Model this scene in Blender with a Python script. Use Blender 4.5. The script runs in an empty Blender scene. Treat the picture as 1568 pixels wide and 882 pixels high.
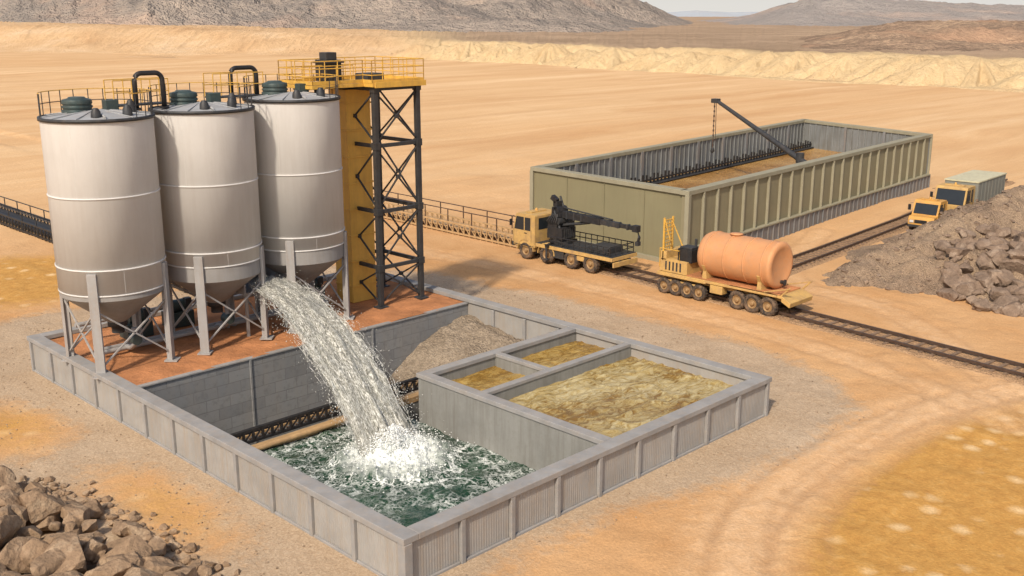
import bpy, math, random, bmesh
import numpy as np
from mathutils import Vector, Matrix
random.seed(7); np.random.seed(7)
S=bpy.context.scene
rnd=random.uniform
# ------------------------------------------------------------------ materials
def lk(nt,inp,v):
    if isinstance(v,bpy.types.NodeSocket): nt.links.new(v,inp)
    elif isinstance(v,(tuple,list)) and len(v)==3 and inp.type=='RGBA': inp.default_value=(*v,1)
    else: inp.default_value=v
class G:
    def __init__(s,name):
        s.m=bpy.data.materials.new(name); s.m.use_nodes=True; s.nt=s.m.node_tree
        s.b=s.nt.nodes['Principled BSDF']; s.out=s.nt.nodes['Material Output']
        s.tc=s.nt.nodes.new('ShaderNodeTexCoord'); s.P=s.tc.outputs['Object']
    def n(s,t): return s.nt.nodes.new(t)
    def map(s,scale=(1,1,1),rot=(0,0,0),loc=(0,0,0),vec=None):
        n=s.n('ShaderNodeMapping'); lk(s.nt,n.inputs[0],vec or s.P)
        n.inputs['Location'].default_value=loc; n.inputs['Rotation'].default_value=rot; n.inputs['Scale'].default_value=scale
        return n.outputs[0]
    def noise(s,scale,detail=4,rough=.55,vec=None,dist=0,col=False):
        n=s.n('ShaderNodeTexNoise'); lk(s.nt,n.inputs['Vector'],vec or s.P)
        n.inputs['Scale'].default_value=scale; n.inputs['Detail'].default_value=min(detail,5)
        n.inputs['Roughness'].default_value=rough; n.inputs['Distortion'].default_value=dist
        return n.outputs['Color' if col else 'Fac']
    def vor(s,scale,vec=None,feature='F1',out='Distance',rand=1):
        n=s.n('ShaderNodeTexVoronoi'); n.feature=feature; lk(s.nt,n.inputs['Vector'],vec or s.P)
        n.inputs['Scale'].default_value=scale; n.inputs['Randomness'].default_value=rand
        return n.outputs[out]
    def ramp(s,f,stops):
        n=s.n('ShaderNodeValToRGB'); lk(s.nt,n.inputs[0],f); e=n.color_ramp.elements
        while len(e)<len(stops): e.new(.5)
        for i,(p,c) in enumerate(stops):
            e[i].position=p
            if not isinstance(c,(tuple,list)): c=(c,c,c)
            e[i].color=(*c,1)
        return n.outputs[0]
    def mix(s,f,a,b,mode='MIX'):
        n=s.n('ShaderNodeMixRGB'); n.blend_type=mode; lk(s.nt,n.inputs[0],f); lk(s.nt,n.inputs[1],a); lk(s.nt,n.inputs[2],b)
        return n.outputs[0]
    def math(s,op,a,b=0.0,clamp=False):
        n=s.n('ShaderNodeMath'); n.operation=op; n.use_clamp=clamp; lk(s.nt,n.inputs[0],a); lk(s.nt,n.inputs[1],b)
        return n.outputs[0]
    def vm(s,op,a,b):
        n=s.n('ShaderNodeVectorMath'); n.operation=op; lk(s.nt,n.inputs[0],a); lk(s.nt,n.inputs[1],b)
        return n.outputs['Value'] if op in('LENGTH','DISTANCE') else n.outputs['Vector']
    def bump(s,h,strength=.3,dist=.05,nrm=None):
        n=s.n('ShaderNodeBump'); lk(s.nt,n.inputs['Height'],h); n.inputs['Strength'].default_value=strength
        n.inputs['Distance'].default_value=dist
        if nrm: lk(s.nt,n.inputs['Normal'],nrm)
        return n.outputs[0]
    def set(s,**k):
        for a,v in k.items(): lk(s.nt,s.b.inputs[a.replace('_',' ')],v)
        return s.m
def mul(c,k): return tuple(min(1,x*k) for x in c)
def mat(name,col,rough=.6,metal=0,var=.15,scale=1.2,bump=.15,bscale=25,bd=.02,dirt=0,dcol=(.22,.15,.09),streak=True,spec=.4):
    g=G(name)
    f=g.noise(scale,4,.6)
    c=g.mix(g.ramp(f,[(.3,0.),(.7,1.)]),mul(col,1-var),mul(col,1+var))
    if dirt>0:
        v=g.map(scale=(2.5,2.5,.22)) if streak else g.map(scale=(1.5,1.5,1.5))
        d=g.ramp(g.noise(1.6,5,.65,vec=v),[(.45,0.),(.75,1.)])
        c=g.mix(g.math('MULTIPLY',d,dirt),c,dcol)
        d2=g.ramp(g.noise(7,3,.7),[(.52,0.),(.68,1.)])
        c=g.mix(g.math('MULTIPLY',d2,dirt*.5),c,mul(dcol,1.3))
    r=g.math('ADD',g.math('MULTIPLY',f,.25),rough-.12)
    return g.set(Base_Color=c,Roughness=r,Metallic=metal,Specular_IOR_Level=spec,Normal=g.bump(g.noise(bscale,3,.6),bump,bd))
m_silo=mat('silo_paint',(.56,.545,.52),.8,0,.05,.5,.05,6,.02,.2,(.38,.34,.30),True,.25)
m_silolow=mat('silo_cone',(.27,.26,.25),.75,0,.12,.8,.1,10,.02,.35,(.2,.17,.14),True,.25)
m_ring=mat('silo_band',(.60,.59,.57),.65,0,.08,1,.05)
m_roofm=mat('silo_roof',(.33,.34,.35),.6,.1,.12,1.5,.1,10,.02,.35,(.3,.24,.18),False)
m_leg=mat('leg_steel',(.33,.325,.32),.6,.1,.1,1,.1,20,.01,.4,(.25,.17,.11))
m_dark=mat('dark_steel',(.04,.043,.047),.55,.3,.25,3,.1,25,.01,.25,(.13,.09,.06))
m_black=mat('black_metal',(.024,.025,.028),.5,.3,.3,4,.1,25,.01,.25,(.11,.08,.055))
m_green=mat('green_motor',(.045,.07,.07),.45,.2,.2,3,.1,20,.01,.3,(.12,.1,.07))
m_yel=mat('yellow_paint',(.60,.35,.06),.55,0,.12,2,.08,15,.01,.5,(.28,.16,.06))
m_gold=mat('ochre_duct',(.64,.37,.07),.6,0,.12,.8,.08,8,.01,.4,(.38,.21,.06))
m_truck=mat('truck_yellow',(.50,.32,.11),.6,0,.12,2,.06,20,.01,.8,(.28,.18,.1),False,.3)
m_orange=mat('orange_paint',(.56,.30,.07),.6,0,.12,2,.06,20,.01,.7,(.33,.2,.1),False,.3)
m_tank=mat('orange_tank_paint',(.56,.27,.12),.6,0,.12,1.2,.06,12,.01,.7,(.38,.22,.125),False,.3)
m_glass=mat('dark_glass',(.02,.025,.03),.14,0,.1,2,0)
m_tyre=mat('tyre_rubber',(.04,.033,.028),.85,0,.3,5,.2,30,.02,.6,(.3,.19,.11),False)
m_hub=mat('wheel_hub',(.30,.19,.09),.6,.2,.2,5,.1)
m_wood=mat('sleeper_wood',(.19,.125,.08),.85,0,.3,4,.4,30,.02,.4)
m_rail=mat('rail_steel',(.12,.08,.06),.5,.6,.2,4,.2)
m_beam=mat('tan_beam',(.42,.27,.13),.6,0,.15,2,.1,20,.01,.4)
m_conc=mat('rim_concrete',(.265,.26,.255),.85,0,.14,1.3,.2,35,.01,.4,(.32,.26,.2),False,.2)
m_wall=mat('panel_steel',(.30,.29,.275),.75,.0,.12,.9,.12,30,.01,.5,(.29,.225,.16),True,.25)
m_tankw=mat('tank_concrete',(.225,.225,.21),.85,0,.14,.7,.25,25,.012,.55,(.13,.12,.10),True,.2)
m_rust=mat('rust_dirt',(.42,.185,.08),.95,0,.3,.7,.8,6,.08,.5,(.28,.13,.065),False,.15)
m_olive=mat('olive_panel',(.215,.195,.115),.75,0,.07,.3,.05,10,.01,.35,(.18,.145,.09),True,.25)
m_olive2=mat('beige_ribs',(.235,.21,.13),.75,0,.08,.5,.05,10,.01,.4,(.19,.15,.09),True,.25)
m_otrim=mat('pale_trim',(.28,.26,.185),.7,0,.08,1,.05,10,.01,.3,(.2,.16,.1),True,.25)
m_skirt=mat('blue_grey_skirt',(.16,.17,.18),.6,.1,.12,1,.1,20,.01,.5,(.27,.19,.12))
m_inner=mat('inner_panel',(.19,.20,.20),.7,.0,.12,.7,.1,20,.01,.6,(.1,.085,.06))
m_box=mat('box_body',(.20,.205,.18),.65,0,.08,1,.05,20,.01,.4)
m_boxtop=mat('box_roof',(.52,.49,.33),.6,0,.08,1,.05,20,.01,.4)
def mat_blocks():
    g=G('block_wall')
    v=g.map(rot=(math.radians(-90),0,0))
    n=g.n('ShaderNodeTexBrick'); lk(g.nt,n.inputs['Vector'],v)
    n.inputs['Color1'].default_value=(.18,.185,.19,1); n.inputs['Color2'].default_value=(.235,.24,.24,1)
    n.inputs['Mortar'].default_value=(.14,.14,.14,1); n.inputs['Scale'].default_value=1
    n.inputs['Brick Width'].default_value=1.1; n.inputs['Row Height'].default_value=.5
    n.inputs['Mortar Size'].default_value=.014; n.inputs['Mortar Smooth'].default_value=.4
    d=g.ramp(g.noise(1.2,5,.65,vec=g.map(scale=(1.5,1.5,.4))),[(.4,0.),(.75,1.)])
    c=g.mix(g.math('MULTIPLY',d,.5),n.outputs[0],(.24,.215,.185))
    c=g.mix(g.math('MULTIPLY',g.ramp(g.noise(5,4),[(.5,0.),(.7,1.)]),.4),c,(.12,.12,.12))
    h=g.math('ADD',g.math('MULTIPLY',n.outputs['Fac'],-1.),g.math('MULTIPLY',g.noise(25,3),.4))
    return g.set(Base_Color=c,Roughness=.85,Normal=g.bump(h,.5,.025))
m_block=mat_blocks()
def mat_rock(name,c1,c2,sc=1.5):
    g=G(name)
    c=g.ramp(g.noise(sc,5,.65),[(.3,mul(c1,.75)),(.5,c1),(.72,c2)])
    c=g.mix(g.math('MULTIPLY',g.ramp(g.noise(14,3),[(.5,0.),(.65,1.)]),.35),c,mul(c1,.55))
    h=g.math('ADD',g.noise(4,5,.75),g.math('MULTIPLY',g.vor(5),.5))
    return g.set(Base_Color=c,Roughness=.95,Specular_IOR_Level=.12,Normal=g.bump(h,.8,.13))
m_rock=mat_rock('tan_boulder',(.30,.205,.13),(.47,.35,.235))
m_rock2=mat_rock('brown_boulder',(.23,.165,.12),(.37,.285,.215))
m_peb=mat_rock('pebbles',(.33,.245,.165),(.48,.38,.28),3)
def mat_mound(name,c1,c2,vs=9,c3=None):
    g=G(name)
    c=g.ramp(g.noise(.6,5,.7),[(.3,c1),(.7,c2)])
    if c3: c=g.mix(g.ramp(g.noise(.22,4,.6),[(.42,0.),(.6,1.)]),c,c3)
    c=g.mix(.4,c,g.ramp(g.vor(vs,out='Color'),[(.1,mul(c1,.6)),(.9,mul(c2,1.3))]))
    h=g.math('ADD',g.vor(vs),g.noise(3,5,.75))
    return g.set(Base_Color=c,Roughness=.95,Specular_IOR_Level=.15,Normal=g.bump(h,.8,.12))
m_mound=mat_mound('spoil_earth',(.17,.115,.075),(.32,.235,.165),12,(.38,.275,.18))
m_slope=mat_mound('gravel_slope',(.20,.155,.11),(.32,.26,.195))
m_bed=mat_mound('track_bed_sand',(.33,.20,.11),(.50,.32,.18),14)

def mat_ground():
    g=G('desert_ground')
    a=g.n('ShaderNodeAttribute'); a.attribute_name='mask'
    sp=g.n('ShaderNodeSeparateColor'); lk(g.nt,sp.inputs[0],a.outputs['Color'])
    a2=g.n('ShaderNodeAttribute'); a2.attribute_name='ruts'
    gr,tr,go=sp.outputs; far=a.outputs['Alpha']
    nA=g.noise(.35,5,.6); nB=g.noise(2.2,5,.65); nC=g.noise(11,4,.65); nL=g.noise(.03,3,.55)
    def edge(s,k,w):
        x=g.math('ADD',s,g.math('MULTIPLY',g.math('SUBTRACT',nB,.5),w))
        x=g.math('ADD',x,g.math('MULTIPLY',g.math('SUBTRACT',nA,.5),w))
        x=g.math('MULTIPLY',g.math('SUBTRACT',x,.5),k); return g.math('ADD',x,.5,True)
    base=g.ramp(nA,[(.3,(.46,.245,.10)),(.5,(.53,.31,.145)),(.7,(.59,.365,.185))])
    base=g.mix(.4,base,g.ramp(nL,[(.35,(.48,.255,.105)),(.65,(.62,.405,.22))]))
    fv=g.map(scale=(.012,.16,1),rot=(0,0,math.radians(40)))
    f1=g.noise(1,5,.65,vec=fv,dist=.6)
    fv2=g.map(scale=(.004,.05,1),rot=(0,0,math.radians(48)))
    f2=g.noise(1,4,.6,vec=fv2,dist=.8)
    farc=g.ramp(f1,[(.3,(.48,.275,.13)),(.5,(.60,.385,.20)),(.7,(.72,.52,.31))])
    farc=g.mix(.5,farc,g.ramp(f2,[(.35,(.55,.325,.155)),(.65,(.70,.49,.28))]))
    c=g.mix(far,base,farc)  # distance haze painted in: sand turns paler with the far mask
    gc=g.ramp(nB,[(.3,(.40,.20,.05)),(.55,(.49,.265,.07)),(.75,(.55,.325,.11))])
    d=g.vor(.85,vec=g.map(scale=(1,1,0)),rand=.75)
    dm=g.math('MULTIPLY',g.ramp(g.math('ADD',d,g.math('MULTIPLY',g.math('SUBTRACT',nB,.5),.5)),[(.06,1.),(.33,0.)]),.85)
    gc=g.mix(dm,gc,(.72,.52,.28))
    c=g.mix(g.math('MULTIPLY',edge(go,1.7,.7),.92),c,gc)
    tm=g.math('MULTIPLY',edge(tr,1.6,.5),.8)
    c=g.mix(tm,c,g.ramp(nB,[(.3,(.57,.35,.18)),(.7,(.67,.455,.27))]))
    c=g.mix(g.math('MULTIPLY',g.math('MULTIPLY',a2.outputs['Fac'],g.ramp(nA,[(.3,.25),(.6,1.)])),.6),c,(.36,.205,.10))
    gv=g.vor(17,out='Color'); gb=g.n('ShaderNodeRGBToBW'); lk(g.nt,gb.inputs[0],gv)
    gcol=g.ramp(gb.outputs[0],[(.15,(.27,.20,.14)),(.5,(.39,.305,.215)),(.9,(.52,.43,.325))])
    gcol=g.mix(.55,gcol,g.ramp(nA,[(.3,(.36,.27,.18)),(.7,(.47,.37,.265))]))
    gm=edge(gr,2.2,.9)
    c=g.mix(g.math('MULTIPLY',gm,.85),c,gcol)
    c=g.mix(.28,c,g.mix(1.,c,g.ramp(nC,[(.3,.5),(.7,1.4)]),'MULTIPLY'))
    h=g.math('ADD',g.math('MULTIPLY',nC,.3),nB)
    h=g.math('ADD',h,g.math('MULTIPLY',g.math('MULTIPLY',gb.outputs[0],gm),.25))
    h=g.math('ADD',h,g.math('MULTIPLY',g.math('MULTIPLY',f1,far),6.))
    return g.set(Base_Color=c,Roughness=.97,Specular_IOR_Level=.1,Normal=g.bump(h,.5,.14))
m_ground=mat_ground()
def mat_bank():
    g=G('embankment_sand')
    c=g.ramp(g.noise(.05,5,.6),[(.3,(.54,.38,.20)),(.55,(.62,.465,.26)),(.75,(.56,.36,.19))])
    c=g.mix(.4,c,g.ramp(g.noise(.35,5,.75),[(.3,(.40,.27,.15)),(.7,(.72,.57,.35))]))
    a=g.n('ShaderNodeAttribute'); a.attribute_name='mask'
    sp=g.n('ShaderNodeSeparateColor'); lk(g.nt,sp.inputs[0],a.outputs['Color'])
    c2=g.ramp(g.noise(.02,5,.6),[(.3,(.30,.21,.135)),(.6,(.42,.30,.2)),(.75,(.50,.36,.24))])
    sb=g.ramp(g.vor(.12),[(.08,1.),(.3,0.)])
    c2=g.mix(g.math('MULTIPLY',sb,.5),c2,(.16,.13,.08))
    c=g.mix(sp.outputs[0],c,c2)
    c=g.mix(sp.outputs[1],c,g.ramp(g.noise(.03,5,.7,vec=g.map(scale=(1,1,3))),[(.3,(.50,.30,.15)),(.55,(.64,.43,.24)),(.7,(.70,.51,.32))]))
    return g.set(Base_Color=c,Roughness=.98,Specular_IOR_Level=.1,Normal=g.bump(g.noise(.5,5,.75),.8,1.4))
m_bank=mat_bank()
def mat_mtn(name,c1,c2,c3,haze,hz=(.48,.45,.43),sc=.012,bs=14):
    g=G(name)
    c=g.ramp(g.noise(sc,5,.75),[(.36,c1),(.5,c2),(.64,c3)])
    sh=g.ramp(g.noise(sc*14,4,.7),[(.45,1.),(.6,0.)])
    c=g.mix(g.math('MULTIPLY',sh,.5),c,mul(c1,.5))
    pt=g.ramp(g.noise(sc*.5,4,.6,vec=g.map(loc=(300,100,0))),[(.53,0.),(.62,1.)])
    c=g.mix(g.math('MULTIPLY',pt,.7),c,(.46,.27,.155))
    c=g.mix(haze,c,hz)  # aerial haze blended into the base colour
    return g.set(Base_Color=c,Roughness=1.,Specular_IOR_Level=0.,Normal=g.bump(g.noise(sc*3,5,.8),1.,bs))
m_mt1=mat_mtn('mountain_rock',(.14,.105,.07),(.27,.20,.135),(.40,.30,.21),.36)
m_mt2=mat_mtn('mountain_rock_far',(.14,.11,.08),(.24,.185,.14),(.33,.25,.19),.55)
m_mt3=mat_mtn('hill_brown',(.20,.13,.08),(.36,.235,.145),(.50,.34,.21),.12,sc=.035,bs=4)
m_mt4=mat_mtn('hills_blue_haze',(.3,.33,.36),(.34,.37,.4),(.38,.41,.44),.85,(.52,.56,.60))  # blue of the distance painted into the hill colours
SPL=(22.4,28.6)
def mat_pitwater():
    g=G('green_water')
    warp=g.vm('ADD',g.P,g.vm('SUBTRACT',g.noise(.9,3,col=True),(.5,.5,.5)))
    warp2=g.vm('ADD',warp,g.vm('SUBTRACT',g.noise(3.5,3,col=True,vec=g.P),(.5,.5,.5)))
    r=g.vm('DISTANCE',g.map(scale=(1,1,0)),(SPL[0],SPL[1],0.))
    e1=g.vor(1.3,vec=warp2,feature='DISTANCE_TO_EDGE'); e2=g.vor(3.2,vec=warp2,feature='DISTANCE_TO_EDGE')
    l1=g.ramp(e1,[(0.,1.),(.10,0.)]); l2=g.ramp(e2,[(0.,1.),(.14,0.)])
    fo=g.math('ADD',l1,g.math('MULTIPLY',l2,.6))
    fade=g.math('SUBTRACT',1.35,g.math('MULTIPLY',r,.155),True)
    patch=g.ramp(g.noise(.8,5,.6),[(.38,0.15),(.56,1.)])
    fo=g.math('MULTIPLY',g.math('MULTIPLY',fo,fade),patch)
    core=g.math('SUBTRACT',2.5,g.math('ADD',g.math('MULTIPLY',r,.78),g.math('MULTIPLY',g.noise(3.2,5,.8),1.4)),True)
    fo=g.math('MAXIMUM',g.math('MULTIPLY',fo,.85),core); fo=g.math('MINIMUM',fo,1.)
    base=g.ramp(g.noise(.6,4),[(.3,(.007,.028,.014)),(.7,(.022,.065,.036))])
    c=g.mix(fo,base,(.78,.81,.77))
    h=g.math('ADD',g.noise(2.2,5,.6,dist=.6),g.math('MULTIPLY',fo,.25))
    return g.set(Base_Color=c,Roughness=g.math('ADD',.15,g.math('MULTIPLY',fo,.6)),IOR=1.33,Normal=g.bump(h,.7,.1))
m_pw=mat_pitwater()
def mat_slurry(name,dark,mid,pale,k=1.):
    g=G(name)
    w=g.vm('ADD',g.P,g.vm('SUBTRACT',g.noise(1.2,3,col=True),(.5,.5,.5)))
    n1=g.noise(2.0,5,.6,vec=g.map(scale=(.75,2.4,1),rot=(0,0,math.radians(12)),vec=w),dist=1.2)
    n2=g.noise(.24,3)
    x=g.math('ADD',g.math('MULTIPLY',n1,.6),g.math('MULTIPLY',n2,.6*k))
    c=g.ramp(x,[(.48,dark),(.56,mid),(.68,pale)])
    h=g.math('ADD',n1,g.math('MULTIPLY',g.noise(6,4),.12))
    return g.set(Base_Color=c,Roughness=.2,IOR=1.33,Normal=g.bump(h,.6,.12))
m_sl=mat_slurry('slurry_water',(.20,.11,.022),(.35,.26,.10),(.49,.41,.23))
m_sl2=mat_slurry('ochre_water',(.20,.11,.02),(.32,.20,.05),(.43,.31,.11),.95)
m_sl3=mat_slurry('amber_water',(.26,.13,.03),(.36,.19,.055),(.46,.28,.10),.95)
def mat_fall():
    g=G('falling_water')
    u=g.tc.outputs['UV']
    n=g.noise(1,4,.7,vec=g.map(scale=(13,3.6,1),vec=u),dist=.5)
    n2=g.noise(1,4,.8,vec=g.map(scale=(55,20,1),vec=u),dist=.3)
    x=g.math('ADD',g.math('MULTIPLY',n,.45),g.math('MULTIPLY',n2,.55))
    a=g.ramp(x,[(.40,.0),(.56,.94)])
    col=g.ramp(n2,[(.34,(.24,.23,.18)),(.48,(.47,.465,.40)),(.64,(.88,.88,.84))])
    return g.set(Base_Color=col,Roughness=.3,IOR=1.33,Alpha=a,Normal=g.bump(x,1.,.15))
m_fall=mat_fall()
g=G('water_strand'); m_strand=g.set(Base_Color=g.ramp(g.noise(5,3),[(.35,(.38,.38,.33)),(.65,(.82,.83,.80))]),Roughness=.2,IOR=1.33)
g=G('water_foam'); m_foam=g.set(Base_Color=(.84,.86,.84),Roughness=.6)
# ------------------------------------------------------------------ mesh builder
ICO={}
def ico(sub):
    if sub not in ICO:
        bm=bmesh.new(); bmesh.ops.create_icosphere(bm,subdivisions=sub,radius=1)
        ICO[sub]=(np.array([v.co[:] for v in bm.verts]),[tuple(v.index for v in f.verts) for f in bm.faces]); bm.free()
    return ICO[sub]
class MB:
    def __init__(s,M=None): s.v=[];s.f=[];s.mi=[];s.sm=[];s.mats=[];s.M=M
    def add(s,V,F,m,smooth=False):
        if m not in s.mats: s.mats.append(m)
        k=s.mats.index(m); o=len(s.v)
        if s.M is not None: V=[tuple(s.M@Vector(p)) for p in V]
        s.v.extend([tuple(p) for p in V]); s.f.extend([tuple(i+o for i in f) for f in F])
        s.mi.extend([k]*len(F)); s.sm.extend([smooth]*len(F))
    def b2(s,x0,x1,y0,y1,z0,z1,m):
        V=[(x,y,z) for z in(z0,z1) for y in(y0,y1) for x in(x0,x1)]
        s.add(V,[(0,2,3,1),(4,5,7,6),(0,1,5,4),(2,6,7,3),(0,4,6,2),(1,3,7,5)],m)
    def box(s,c,d,m,R=None):
        V=[Vector((x*d[0]/2,y*d[1]/2,z*d[2]/2)) for z in(-1,1) for y in(-1,1) for x in(-1,1)]
        if R is not None: V=[R@v for v in V]
        V=[v+Vector(c) for v in V]
        s.add(V,[(0,2,3,1),(4,5,7,6),(0,1,5,4),(2,6,7,3),(0,4,6,2),(1,3,7,5)],m)
    def prism(s,prof,y0,y1,m):
        n=len(prof); V=[(x,y0,z) for x,z in prof]+[(x,y1,z) for x,z in prof]
        F=[tuple(range(n)),tuple(range(2*n-1,n-1,-1))]+[(i,i+n,(i+1)%n+n,(i+1)%n) for i in range(n)]
        s.add(V,F,m)
    def beam(s,a,b,w,h,m):
        a=Vector(a);b=Vector(b);d=b-a;L=d.length
        if L<1e-5:return
        x=d/L; up=Vector((0,0,1)) if abs(x.z)<.95 else Vector((1,0,0))
        y=up.cross(x).normalized(); z=x.cross(y)
        V=[]
        for p in(a,b):
            for i,j in((-1,-1),(1,-1),(1,1),(-1,1)): V.append(p+y*(i*w/2)+z*(j*h/2))
        s.add(V,[(0,3,2,1),(4,5,6,7),(0,1,5,4),(1,2,6,5),(2,3,7,6),(3,0,4,7)],m)
    def wall(s,a,b,z0,z1,t,m):
        a=Vector((a[0],a[1],(z0+z1)/2));b=Vector((b[0],b[1],(z0+z1)/2)); s.beam(a,b,t,z1-z0,m)
    def lathe(s,o,ax,prof,m,n=24,caps=True,smooth=True):
        o=Vector(o);x=Vector(ax).normalized(); up=Vector((0,0,1)) if abs(x.z)<.9 else Vector((1,0,0))
        y=up.cross(x).normalized(); z=x.cross(y); V=[];F=[]
        for t,r in prof:
            for i in range(n):
                a=2*math.pi*i/n; V.append(o+x*t+y*(r*math.cos(a))+z*(r*math.sin(a)))
        for k in range(len(prof)-1):
            for i in range(n):
                j=(i+1)%n; F.append((k*n+i,k*n+j,(k+1)*n+j,(k+1)*n+i))
        s.add(V,F,m,smooth)
        if caps:
            if prof[0][1]>1e-3: s.add(V[:n],[tuple(range(n-1,-1,-1))],m)
            if prof[-1][1]>1e-3: s.add(V[-n:],[tuple(range(n))],m)
    def cyl(s,a,b,r,m,n=12,r2=None,smooth=True):
        a=Vector(a);b=Vector(b); s.lathe(a,b-a,[(0,r),((b-a).length,r if r2 is None else r2)],m,n,True,smooth)
    def tube(s,path,r,m,n=8,rads=None):
        P=[Vector(p) for p in path]; V=[];F=[]
        for i,p in enumerate(P):
            d=(P[min(i+1,len(P)-1)]-P[max(i-1,0)]).normalized()
            up=Vector((0,0,1)) if abs(d.z)<.95 else Vector((1,0,0))
            y=up.cross(d).normalized(); z=d.cross(y); rr=rads[i] if rads else r
            for k in range(n):
                a=2*math.pi*k/n; V.append(p+y*(rr*math.cos(a))+z*(rr*math.sin(a)))
        for i in range(len(P)-1):
            for k in range(n):
                j=(k+1)%n; F.append((i*n+k,i*n+j,(i+1)*n+j,(i+1)*n+k))
        F.append(tuple(range(n-1,-1,-1))); F.append(tuple(range((len(P)-1)*n,len(P)*n)))
        s.add(V,F,m,True)
    def ring(s,c,r,t,h,m,n=48):
        s.lathe((c[0],c[1],c[2]-h/2),(0,0,1),[(0,r),(0,r+t),(h,r+t),(h,r)],m,n,False)
    def corr(s,a,b,z0,z1,nx,ny,m,pitch=.16,dep=.04):
        a=Vector((a[0],a[1],0));b=Vector((b[0],b[1],0));L=(b-a).length;d=(b-a)/L;nn=Vector((nx,ny,0))
        pts=[];k=int(L/pitch)
        for i in range(k):
            x=L*i/k;w=L/k
            pts+=[(x,0),(x+w*.3,0),(x+w*.45,dep),(x+w*.8,dep),(x+w*.98,0)]
        pts.append((L,0)); V=[];F=[]
        for x,o in pts:
            p=a+d*x+nn*o; V+=[(p.x,p.y,z0),(p.x,p.y,z1)]
        for i in range(len(pts)-1): F.append((2*i,2*i+2,2*i+3,2*i+1))
        s.add(V,F,m)
    def rock(s,c,sz,m,sub=2,flat=.75):
        V,F=ico(sub); V=V.copy()
        for _ in range(15 if sub>1 else 6):
            n=np.random.normal(size=3);n/=np.linalg.norm(n);d=rnd(.48,.82)
            k=V@n-d; V-=np.outer(np.maximum(0,k),n)
        if sub>2:
            V*=(1+.02*np.sin(V[:,[1]]*7+rnd(0,9))*np.sin(V[:,[2]]*6+rnd(0,9))+.012*np.sin(V[:,[0]]*15+rnd(0,9)))
        V*=np.array([rnd(.9,1.4),rnd(.8,1.15),rnd(flat*.85,flat*1.2)])*sz*1.15
        a=rnd(0,6.28);b=rnd(-.5,.5);R=np.array(Matrix.Rotation(a,3,'Z')@Matrix.Rotation(b,3,'X'))
        V=V@R.T+np.array(c); s.add(V.tolist(),F,m,sub>2)
    def obj(s,name,parent=None,bevel=0,sharp=0):
        me=bpy.data.meshes.new(name); me.from_pydata(s.v,[],s.f)
        for m in s.mats: me.materials.append(m)
        me.polygons.foreach_set('material_index',s.mi); me.polygons.foreach_set('use_smooth',s.sm); me.update()
        if sharp:
            try: me.set_sharp_from_angle(angle=math.radians(sharp))
            except Exception: pass
        o=bpy.data.objects.new(name,me); S.collection.objects.link(o)
        if parent: o.parent=parent
        if bevel:
            md=o.modifiers.new('bevel','BEVEL'); md.width=bevel; md.segments=2; md.limit_method='ANGLE'; md.angle_limit=math.radians(50)
        return o
def empty(name):
    o=bpy.data.objects.new(name,None); S.collection.objects.link(o); return o
def vnoise(x,y,seed=0):
    xi=np.floor(x).astype(np.int64);yi=np.floor(y).astype(np.int64);xf=x-xi;yf=y-yi
    def h(a,b):
        n=(a*374761393+b*668265263+seed*1274126177)&0x7fffffff
        n=((n^(n>>13))*1103515245+12345)&0x7fffffff; n=(n^(n>>16))
        return (n&0xffff)/65535.
    u=xf*xf*(3-2*xf);v=yf*yf*(3-2*yf)
    return (h(xi,yi)*(1-u)+h(xi+1,yi)*u)*(1-v)+(h(xi,yi+1)*(1-u)+h(xi+1,yi+1)*u)*v
def fbm(x,y,o=5,seed=0,ridge=False):
    t=0;a=.5;w=0
    for i in range(o):
        n=vnoise(x,y,seed+i*17)
        if ridge:n=1-abs(2*n-1)
        t=t+a*n;w+=a;a*=.5;x=x*2.03+13.1;y=y*2.03+7.7
    return t/w
def sst(x,a,b):
    t=np.clip((x-a)/(b-a),0,1);return t*t*(3-2*t)
def polysd(X,Y,P):
    P=np.array(P,float);n=len(P);d=np.full(X.shape,1e9);ins=np.zeros(X.shape,bool)
    for i in range(n):
        a=P[i];b=P[(i+1)%n];e=b-a;t=np.clip(((X-a[0])*e[0]+(Y-a[1])*e[1])/(e@e),0,1)
        d=np.minimum(d,np.hypot(X-a[0]-t*e[0],Y-a[1]-t*e[1]))
        if a[1]!=b[1]:
            c=((a[1]>Y)!=(b[1]>Y))&(X<(b[0]-a[0])*(Y-a[1])/(b[1]-a[1])+a[0]); ins^=c
    return np.where(ins,d,-d)
def lined(X,Y,P):
    P=np.array(P,float);d=np.full(X.shape,1e9)
    for i in range(len(P)-1):
        a=P[i];b=P[i+1];e=b-a;t=np.clip(((X-a[0])*e[0]+(Y-a[1])*e[1])/(e@e),0,1)
        d=np.minimum(d,np.hypot(X-a[0]-t*e[0],Y-a[1]-t*e[1]))
    return d
def gridobj(name,X,Y,Z,m,mask=None,keep=None,parent=None,ruts=None):
    ny,nx=X.shape; idx=np.arange(nx*ny).reshape(ny,nx)
    F=np.stack([idx[:-1,:-1],idx[:-1,1:],idx[1:,1:],idx[1:,:-1]],-1).reshape(-1,4)
    if keep is not None: F=F[keep.reshape(-1)]
    V=np.stack([X,Y,Z],-1).reshape(-1,3)
    me=bpy.data.meshes.new(name); me.from_pydata(V.tolist(),[],F.tolist()); me.materials.append(m)
    me.polygons.foreach_set('use_smooth',[True]*len(me.polygons))
    if mask is not None:
        at=me.color_attributes.new('mask','FLOAT_COLOR','POINT'); at.data.foreach_set('color',mask.reshape(-1).astype(np.float32))
    if ruts is not None:
        at=me.attributes.new('ruts','FLOAT','POINT'); at.data.foreach_set('value',ruts.reshape(-1).astype(np.float32))
    me.update(); o=bpy.data.objects.new(name,me); S.collection.objects.link(o)
    if parent:o.parent=parent
    return o
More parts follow.
